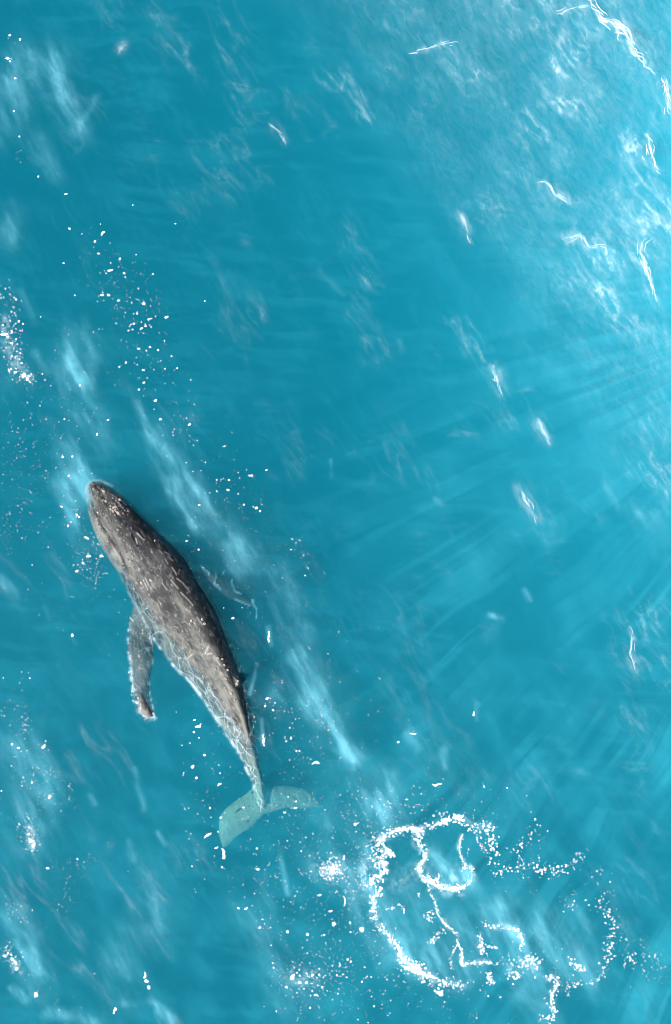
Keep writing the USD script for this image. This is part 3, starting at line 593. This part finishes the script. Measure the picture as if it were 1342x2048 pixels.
def along(F, pts, width, count, lo, hi, p=2.0, core=0.0):
    """foam lumps strewn along a line; core > 0 adds a closed ragged band of that half width"""
    d = dense(pts, 2.0); core = core * .62
    if core:
        t = np.gradient(d, axis=0)
        swell = fb(np.arange(len(d)) * .055, np.zeros(len(d)), 1, 4, int(d[0, 0]))
        n = max(3, int(len(d) * 2.6 / (core * .55)))
        for q in np.linspace(0, len(d) - 1, n).astype(int):
            k = sstep(.30, .68, swell[q])
            if rng.random() < .25 + .75 * k:
                c = core * (.14 + .8 * rng.random() ** 2.4) * (.4 + 1.1 * k)
                F.add(*(d[q] + rng.normal(0, core * (.45 + .35 * (1 - k)), 2)), c * rng.uniform(.9, 1.7), c * rng.uniform(.5, .95), math.atan2(t[q, 1], t[q, 0]) + rng.normal(0, .8))
    for _ in range(count):
        q = d[rng.integers(len(d))] + rng.normal(0, width, 2)
        s = size(lo * .8, hi * .92, p); F.add(*q, s, s * rng.uniform(.65, 1.1), rng.uniform(0, 3))
G = 'foam left by the tail beat at lower right'
def streak(label, items, group=G):
    F = Foam()
    for it in items: along(F, *it)
    tag(F.build_parts('foam_streak'), label, 'foam', group)
streak('thick white foam arc with a big lump at the upper left of the foam swirl', [
    (Z((470,360),(520,315),(570,295),(630,282),(680,288),(712,300)), 4, 90, .8, 3.2, 2, 4.2),
    (Z((500,330),(475,380),(500,425),(485,470),(492,520),(462,560)), 6, 90, .8, 3.6, 2, 4.2),
    (Z((500,415),(520,425),(540,432)), 3, 16, 2, 5, 1.5, 7.5), (Z((440,350),(430,430),(455,500)), 6, 60, .7, 2.6)])
streak('brightest thick foam hook curling round the clear pool of the swirl', [
    (Z((690,305),(690,360),(715,400),(728,450),(708,495),(704,540),(730,580),(770,602)), 4, 90, .8, 2.8, 2, 4.6),
    (Z((720,560),(770,600),(812,622),(860,632),(920,636)), 4, 80, .8, 3, 2, 5.6), (Z((800,575),(812,622)), 3, 10, 2, 4, 1, 6.5),
    (Z((920,636),(970,610),(1000,575),(1006,530),(990,498)), 3, 50, .7, 2.4, 2, 3.0)])
streak('dotted foam arc closing the top of the swirl towards the right', [
    (Z((712,270),(780,265),(840,245),(880,228)), 4, 60, .7, 2.6, 2, 1.8), (Z((830,190),(845,240),(920,215),(950,240)), 6, 70, .8, 3.4, 2), (Z((905,215),(945,215)), 2, 12, 1.5, 3.5, 1, 3),
    (Z((960,255),(1040,270),(1090,265),(1112,340),(1130,400),(1105,440)), 7, 110, .7, 3.0, 2), (Z((1040,340),(1060,390),(1090,410)), 4, 30, .7, 2.4)])
streak('thin broken foam thread inside the clear pool of the swirl', [(Z((945,325),(932,380),(935,430),(950,470),(962,500),(950,530)), 2.2, 60, .6, 1.9, 2, 1.0), (Z((985,400),(975,440)), 1, 10, .5, 1)])
streak('long curved foam line forming the lower left rim of the swirl', [
    (Z((460,560),(410,590),(380,605)), 5, 60, .7, 3, 2, 1.7), (Z((440,630),(470,655),(445,675)), 3, 16, 1.2, 3.5, 1.5, 3.2),
    (Z((425,680),(430,760),(440,820),(480,870),(520,910),(560,960)), 4, 110, .7, 2.8, 2, 1.6), (Z((545,940),(575,975),(585,1015),(602,1050)), 4, 50, 1, 3.5, 2, 3.8),
    (Z((600,1040),(630,1095),(660,1075),(690,1082),(700,1115),(740,1140),(785,1150)), 4, 80, .8, 3, 2, 2.2)])
streak('wandering foam thread running down from the bright hook to a white knot', [
    (Z((750,630),(775,690),(795,740),(800,770),(830,820),(870,860),(910,900),(920,960)), 2.2, 80, .6, 2.2, 2, .9), (Z((735,790),(770,810),(765,770)), 4, 26, .8, 2.6),
    (Z((920,950),(945,1010),(945,1060)), 2, 30, .8, 2.4, 2, 2.4), (Z((942,1050),(950,1078),(965,1076)), 2, 8, 1.5, 3, 1, 4.4), (Z((960,1078),(1000,1065),(1060,1070),(1120,1060)), 2.5, 60, .6, 2.2, 2, .7),
    (Z((920,965),(885,1020),(880,1060),(890,1100)), 2, 34, .6, 2, 2, .8), (Z((690,660),(698,690)), 1, 6, 1, 2, 1, 1.8)])
streak('short hooked foam thread in the middle of the swirl', [(Z((500,755),(555,745)), 1.6, 14, .6, 1.6, 2, 1.1), (Z((575,730),(600,745),(606,780)), 1.6, 14, .8, 2, 2, 1.8), (Z((740,940),(800,910),(835,875),(850,880)), 3.5, 50, .6, 2.2)])
streak('small round ring of foam dots right of the swirl', [
    (Z((1045,905),(1055,940),(1060,990),(1090,1010)), 3.5, 46, .8, 3.2), (Z((1070,840),(1130,855),(1190,865),(1260,880),(1290,910),(1302,950),(1280,1000)), 3.5, 60, .7, 3), (Z((1250,880),(1275,878)), 2, 8, 1.5, 3.2, 1, 3.2), (Z((1285,905),(1297,930)), 1.5, 6, 1.4, 2.6, 1, 2.6), (Z((1090,970),(1150,985)), 2, 16, .6, 2, 2, 1.2)])
streak('loose foam band along the bottom of the swirl', [
    (A((200,1790),(250,1830),(330,1880),(400,1890),(450,1890)), 7, 150, .8, 4, 2.2), (A((540,1855),(548,1880),(560,1890)), 4, 26, 1, 3.4, 2, 1.6), (A((620,1850),(650,1865),(690,1805),(740,1840)), 6, 90, .7, 3.2),
    (A((340,1925),(355,1932)), 3, 8, 2, 4.6, 1, 3.6), (A((560,1810),(700,1800),(760,1800)), 5, 50, .6, 2)])
streak('foam string trailing down to the bottom edge right of the swirl', [(A((780,1865),(812,1895),(785,1950),(795,1990),(735,2030)), 5, 110, .7, 3.2, 2, 1.1), (A((870,1805),(915,1840)), 5, 40, .8, 3.4), (A((850,1900),(855,1935)), 3, 14, .8, 2)])
streak('sparse arc of foam dots far right of the swirl', [(A((985,1600),(1030,1690),(1010,1760),(1000,1820),(980,1870),(940,1890),(860,1900)), 5, 130, .6, 2.4), (A((1040,1700),(1120,1800),(1220,1830)), 22, 90, .5, 2)])
streak('band of foam dots reaching right from the swirl into open water', [(A((560,1440),(640,1440),(700,1430),(750,1440),(830,1450)), 9, 120, .6, 2.6), (A((830,1450),(890,1400),(920,1380)), 7, 40, .6, 2.2), (A((690,1270),(740,1280),(700,1320),(650,1370),(660,1400)), 8, 46, .6, 2.4), (A((960,1460),(990,1570),(930,1590)), 12, 46, .5, 2), (A((840,1590),(880,1550)), 7, 20, .5, 1.8)])
F = Foam()
for _ in range(230):
    r, t = abs(rng.normal(0, 18)), rng.uniform(0, 6.3)
    s = size(.5, 1.9, 2); F.add(664 + r * math.cos(t) * 1.1, 1738 + r * math.sin(t), s)
tag(F.build_parts('foam_streak'), 'round patch of very fine foam dots left of the swirl', 'foam', G)

# single lumps of foam that can be told apart: (x, y, length, width, angle in degrees)
LUMPS = [(204,590,9,4,0),(217,590,7,4,0),(237,601,7,4,-10),(287,607,8,4,0),(274,627,4,5,-20),(333,634,9,5,-15),(268,647,6,4,-30),(302,637,7,3,0),(257,661,6,3,-20),(282,657,7,3,-40),(291,652,7,3,0),(252,725,4,6,20),(287,740,6,4,10),(288,765,6,4,-20),(278,779,6,4,0),(311,801,8,5,-30),(277,697,7,4,0),(300,694,5,4,0),(316,700,5,4,-20),(160,770,5,5,0),(216,840,6,4,-15),(194,868,4,6,25),(321,838,7,4,-20),(379,849,7,5,-25),(129,838,4,4,0),(126,914,6,4,-10),(145,913,5,4,-20),(9,668,18,7,8),(38,643,5,5,0),(6,650,6,6,0),(48,750,9,8,0),(55,758,8,9,0),(23,686,5,4,0),(37,1270,0,0,0),
 (456,980,8,4,5),(458,960,5,4,0),(504,951,7,4,0),(533,940,6,4,-20),(513,1016,7,6,0),(520,1022,5,4,0),(488,1009,4,4,0),(399,1010,5,4,0),(373,1082,5,4,-20),(397,1099,5,4,0),(336,1050,0,0,0),(138,951,6,4,-30),(153,1029,6,4,10),(158,1034,5,4,0),(177,1112,10,6,5),(203,1112,9,5,0),(172,1075,6,4,-20),(176,1077,5,4,-20),(136,1051,5,5,0),(123,1013,6,4,30),(166,1126,6,6,0),(154,1142,7,5,-15),(610,1112,0,0,0),
 (145,1270,7,7,0),(538,1270,5,17,5),(538,1281,5,11,-5),(527,1483,5,17,5),(526,1473,4,10,0),(466,1236,7,6,-20),(534,1397,6,5,-20),(530,1412,5,5,0),(546,1420,5,5,-30),(398,1453,14,6,-25),(389,1440,6,4,-20),(388,1464,5,5,0),(386,1534,9,6,-40),(409,1510,6,5,0),(393,1556,6,5,-40),(439,1568,10,5,-25),(408,1510,5,4,0),(416,1670,17,6,-32),(433,1696,10,4,-25),(448,1703,6,14,-10),(448,1714,7,10,20),(516,1739,9,5,-10),(444,1735,6,4,0),(487,1648,0,0,0),(591,1616,8,4,-15),(592,1603,6,4,-25),(487,1615,5,4,0),(570,1625,6,4,-10),(442,1635,7,5,-10),(632,1524,17,5,0),(582,1477,6,4,-15),(593,1502,4,4,0),(572,1483,4,3,0),(599,1502,4,4,0),(514,1697,5,4,0),(420,1616,5,6,0),(430,1597,0,0,0),
 (88,1493,12,6,-40),(24,1488,6,5,0),(37,1496,7,5,0),(100,1593,6,9,10),(95,1736,9,5,0),(63,1682,9,10,0),(67,1690,9,11,20),(58,1668,6,7,0),(155,1718,4,4,0),(9,1912,5,6,0),(31,1925,6,12,-30),(25,1918,6,9,-30),(34,1937,7,8,0),(72,1990,10,11,0),(291,1951,5,14,10),(293,1962,8,9,0),(298,1974,7,8,0),(231,2019,6,10,20),(228,2025,5,7,20),(49,1573,0,0,0),(64,1565,4,5,0),(63,1450,0,0,0),
 (668,1848,9,9,-30),(700,1845,5,5,0),(724,1858,12,9,80),(661,1822,9,5,-10),(688,1715,5,11,5),(690,1803,4,22,3),(666,1846,6,6,0),(640,1790,8,4,-30),(615,1869,7,6,0),(648,1870,6,4,0),(585,1955,12,8,-20),(600,1965,8,6,10),(625,1951,8,5,-20),(632,1990,9,6,0),(645,1975,6,6,0),(573,1975,7,5,0),(520,1855,6,5,0),(492,1818,9,5,-25),(477,1817,6,5,0),(503,1783,0,0,0),(575,1864,6,6,0),(871,1571,13,5,-5),(880,1568,8,4,0),(770,1480,0,0,0),(797,1484,6,4,0),(826,1468,15,3,5),(948,1428,4,13,8),(710,1648,6,10,30),(15,116,8,5,15),(20,122,5,4,0),(40,78,5,5,0),(20,70,6,5,0),(30,156,6,4,0),(28,222,4,4,0),(39,273,4,4,0),(205,466,12,5,-50),(190,483,6,5,-40),(220,541,13,4,-8),(132,388,8,4,-10),(139,457,6,5,-20),(197,507,5,4,0),(240,517,5,4,0),(248,546,6,4,0),(127,526,5,3,0),(351,447,4,3,0),(410,602,4,3,0),(77,353,5,4,-20),(476,1358,0,0,0)]
def place_words(x, y):
    if 975 < y < 1200 and x < 300: return 'left of the whale head'
    if 960 < y < 1170 and x >= 300: return 'in the pale wake right of the whale head'
    if y < 300: return 'by the bubble cloud at upper left'
    if y < 600: return 'in the loose trail above the large bubble cloud'
    if y < 975: return 'beside the bright bubble cloud ahead of the whale' if x > 90 else 'near the left edge level with the bright bubble cloud'
    if x < 170: return 'near the lower left edge of the sea' if y > 1400 else 'left of the whale flipper'
    if y < 1440: return 'right of the whale back'
    if x < 440: return 'left of the whale tail' if y < 1780 else 'at the bottom edge below the whale tail'
    if y < 1600: return 'right of the whale tail stock' if x < 700 else 'above the foam swirl'
    if x < 650 and y < 1700: return 'over the submerged tail fluke'
    return 'below the tail fluke left of the foam swirl' if y < 1900 else 'among the bright flecks at the bottom edge'
for x, y, a, c, d in LUMPS:
    if not a: continue
    F = Foam()
    F.add(x, y, a * .44, c * .44, math.radians(d), bend=rng.uniform(-.5, .5) if max(a, c) > 8 else 0)
    long_, big = max(a, c) > 1.7 * min(a, c), max(a, c) >= 9
    w = place_words(x, y)
    look_ = ('long thin' if long_ and big else 'short slanting' if long_ else 'large round' if big else 'small round')
    tag(F.build('foam_lump'), f'{look_} white lump of foam {w}', 'foam', f'{look_} foam lumps {w}')

# the crests: glint on the waves drawn as threads of white foam
def ribbon(pts, half):
    """a ragged low ridge in foam white along pts, its half width given at each point"""
    t = np.gradient(pts, axis=0); t /= np.linalg.norm(t, axis=1, keepdims=True) + 1e-9
    nn = np.stack([-t[:, 1], t[:, 0]], 1); m = len(pts)
    z = wave(pts[:, 0], pts[:, 1])
    rows = []
    for o, zz in ((-1, -.008), (-.5, .5), (0, .8), (.5, .5), (1, -.008)):
        jag = 1 + .5 * (rng.random(m) - .5) * abs(o)
        q = pts + nn * (o * half * jag)[:, None]
        zq = z + (zz if zz < 0 else zz * half * PX * .5)
        rows.append(np.stack([(q[:, 0] - 671) * PX, (1024 - q[:, 1]) * PX, zq], 1))
    v = np.vstack(rows); f = []
    for r in range(4):
        k = np.arange(m - 1); a, b = r * m + k, (r + 1) * m + k
        f += [np.stack([a, b, a + 1], 1), np.stack([a + 1, b, b + 1], 1)]
    f = np.vstack(f)
    tri = v[f]; up = np.cross(tri[:, 1] - tri[:, 0], tri[:, 2] - tri[:, 0])[:, 2].sum()
    return v, (f if up > 0 else f[:, ::-1])
for pts, w, s_, label in CRESTS:
    d = dense(pts, 1.6); t = np.gradient(d, axis=0); t /= np.linalg.norm(t, axis=1, keepdims=True); m = len(d)
    nn = np.stack([-t[:, 1], t[:, 0]], 1)
    x = UsdGeom.Xform.Define(stage, path_for('wave_crest'))
    for strand in range(16 if w > 4.2 else 8):
        a = rng.uniform(0, .85); b_ = a + rng.uniform(.07, .24)
        if strand == 0: a, b_ = .2, .6
        i0, i1 = int(a * (m - 1)), int(min(b_, 1) * (m - 1)) + 1
        if i1 - i0 < 4: continue
        k = np.arange(i0, i1); u = (k - i0) / (i1 - i0 - 1)
        off = 0 if strand == 0 else rng.normal(0, w * 1.0)
        wob = (fb(k * .11, k * 0 + strand * 7.3, 1, 3, int(d[0, 0])) - .5) * w * 2.2 + (u - .5) * rng.normal(0, w * .7) * (strand > 0)
        half = w * (.065 if strand == 0 else .06) * np.sin(math.pi * np.clip(u, .02, .98)) ** .8 * (.35 + 1.3 * fb(k * .22, k * 0 + strand, 1, 2, 4)) + .08
        obj('foam_thread', ribbon(d[k] + nn[k] * (off + wob)[:, None], half), FOAM, x.GetPath())
    tag(x, label, 'wave crest', 'crests with glint drawn as white foam on the sea')

# flecks nobody could count, by region: (points of a band, spread, count, smallest, largest)
FLECKS = [
 ('white foam flecks scattered over the left edge of the sea beside the whale head', [
   ([(20,80),(40,180),(30,320)], 22, 60, .5, 1.7), ([(10,590),(25,640),(20,700),(60,755)], 16, 200, .5, 3.0), ([(10,660),(35,720),(35,740)], 9, 80, .6, 2.6), ([(50,745),(60,765)], 8, 50, .8, 3),
   ([(30,800),(30,900),(40,1000),(30,1100)], 40, 330, .5, 2.0), ([(110,740),(130,850),(120,960)], 34, 130, .5, 1.9), ([(150,1010),(175,1090),(190,1140)], 24, 150, .5, 2.2), ([(175,1120),(195,1150)], 16, 70, .6, 2.2), ([(60,1160),(150,1200),(220,1250)], 50, 100, .5, 1.8)]),
 ('trail of foam flecks leading from upper left down past the whale head', [
   ([(190,470),(230,560),(260,640)], 34, 130, .5, 2.4), ([(260,560),(290,650),(290,760)], 32, 130, .6, 2.8), ([(300,740),(370,850),(410,900)], 40, 110, .5, 2.2), ([(140,640),(170,760),(190,840)], 30, 80, .5, 1.8)]),
 ('foam flecks in the pale wake right of the whale back', [
   ([(400,960),(490,1000),(540,1040)], 40, 120, .5, 2.6), ([(390,1030),(460,1110),(560,1130)], 44, 170, .5, 2.0), ([(590,1080),(615,1120),(632,1155)], 14, 50, .6, 2.4), ([(470,1160),(560,1220),(690,1290)], 50, 130, .5, 1.9), ([(540,1340),(620,1390),(700,1460)], 50, 330, .4, 1.6), ([(530,1420),(600,1480),(650,1560)], 50, 200, .5, 2.2), ([(640,1420),(665,1440)], 14, 50, .5, 1.9), ([(740,1360),(760,1420),(830,1500)], 46, 70, .5, 2.0)]),
 ('fine foam flecks lying over the submerged flank and on the wet whale back', [
   ([(200,1000),(300,1110),(400,1240),(460,1340),(500,1480)], 26, 200, .4, 1.3), ([(275,1230),(280,1330),(295,1425)], 14, 90, .4, 1.6), ([(282,1415),(300,1434)], 5, 60, .8, 2.6), ([(262,1340),(268,1385),(280,1425)], 3, 60, .7, 2.2), ([(480,1510),(440,1450),(400,1390)], 5, 60, .4, 1.5), ([(450,1640),(540,1610),(630,1600)], 22, 60, .5, 2.0)]),
 ('foam flecks scattered round the tail and towards the bottom edge', [
   ([(390,1480),(410,1560),(400,1660),(440,1760)], 34, 150, .5, 2.4), ([(520,1700),(600,1660),(660,1640)], 46, 260, .5, 2.2), ([(500,1780),(560,1800),(640,1800)], 50, 180, .5, 2.2), ([(600,1900),(660,1960),(640,2020)], 50, 260, .6, 3.0), ([(570,1950),(630,1960)], 22, 100, .8, 3.0), ([(720,1860),(700,1960),(780,1980)], 50, 150, .5, 2.2), ([(640,1800),(720,1830),(760,1900)], 36, 260, .4, 1.6), ([(690,1590),(740,1640),(720,1700)], 40, 300, .4, 2.2), ([(740,1620),(800,1640),(860,1610)], 30, 170, .5, 2.2), ([(850,1560),(930,1590),(1000,1620)], 30, 90, .5, 2.2), ([(730,1700),(715,1760),(700,1800)], 14, 180, .4, 1.7), ([(800,1960),(900,2000),(1000,2030)], 40, 150, .6, 2.6), ([(960,1900),(1100,1930),(1160,1950)], 30, 120, .5, 2.0)]),
 ('foam flecks drifting in a band along the lower left edge', [
   ([(20,1400),(60,1470),(70,1560),(60,1650)], 30, 320, .5, 2.2), ([(55,1640),(65,1700)], 10, 110, .6, 2.4), ([(100,1540),(120,1600)], 24, 60, .5, 1.8), ([(110,1720),(140,1740),(180,1730)], 18, 60, .5, 1.7), ([(20,1820),(50,1840)], 18, 60, .5, 1.8), ([(100,1760),(110,1850)], 26, 50, .5, 1.6), ([(10,1890),(30,1930)], 9, 60, .8, 2.8), ([(50,1970),(100,2000),(140,2030)], 26, 60, .5, 1.8), ([(200,1900),(240,1980),(300,1990)], 50, 60, .4, 1.6), ([(250,1500),(200,1650),(280,1800)], 60, 50, .4, 1.4)]),
 ('few scattered foam flecks in the open water at right', [([(1040,600),(1150,900),(1200,1300)], 160, 14, .5, 1.1), ([(1270,1460),(1285,1520)], 16, 40, .4, 1.3), ([(1290,1880),(1320,1960)], 30, 60, .4, 1.4), ([(1000,1700),(1100,1760),(1150,1700)], 40, 90, .4, 1.5), ([(850,1600),(900,1500),(1000,1580)], 60, 30, .5, 1.5), ([(380,250),(600,420)], 90, 10, .4, 1.0)]),
]
for label, bands in FLECKS:
    F = Foam()
    for pts, spread, count, lo, hi in bands:
        along(F, pts, spread, int(count * .95), lo * .9, hi * .78, 4.4)
    tag(F.build('foam_flecks'), label, 'foam', kind='stuff')
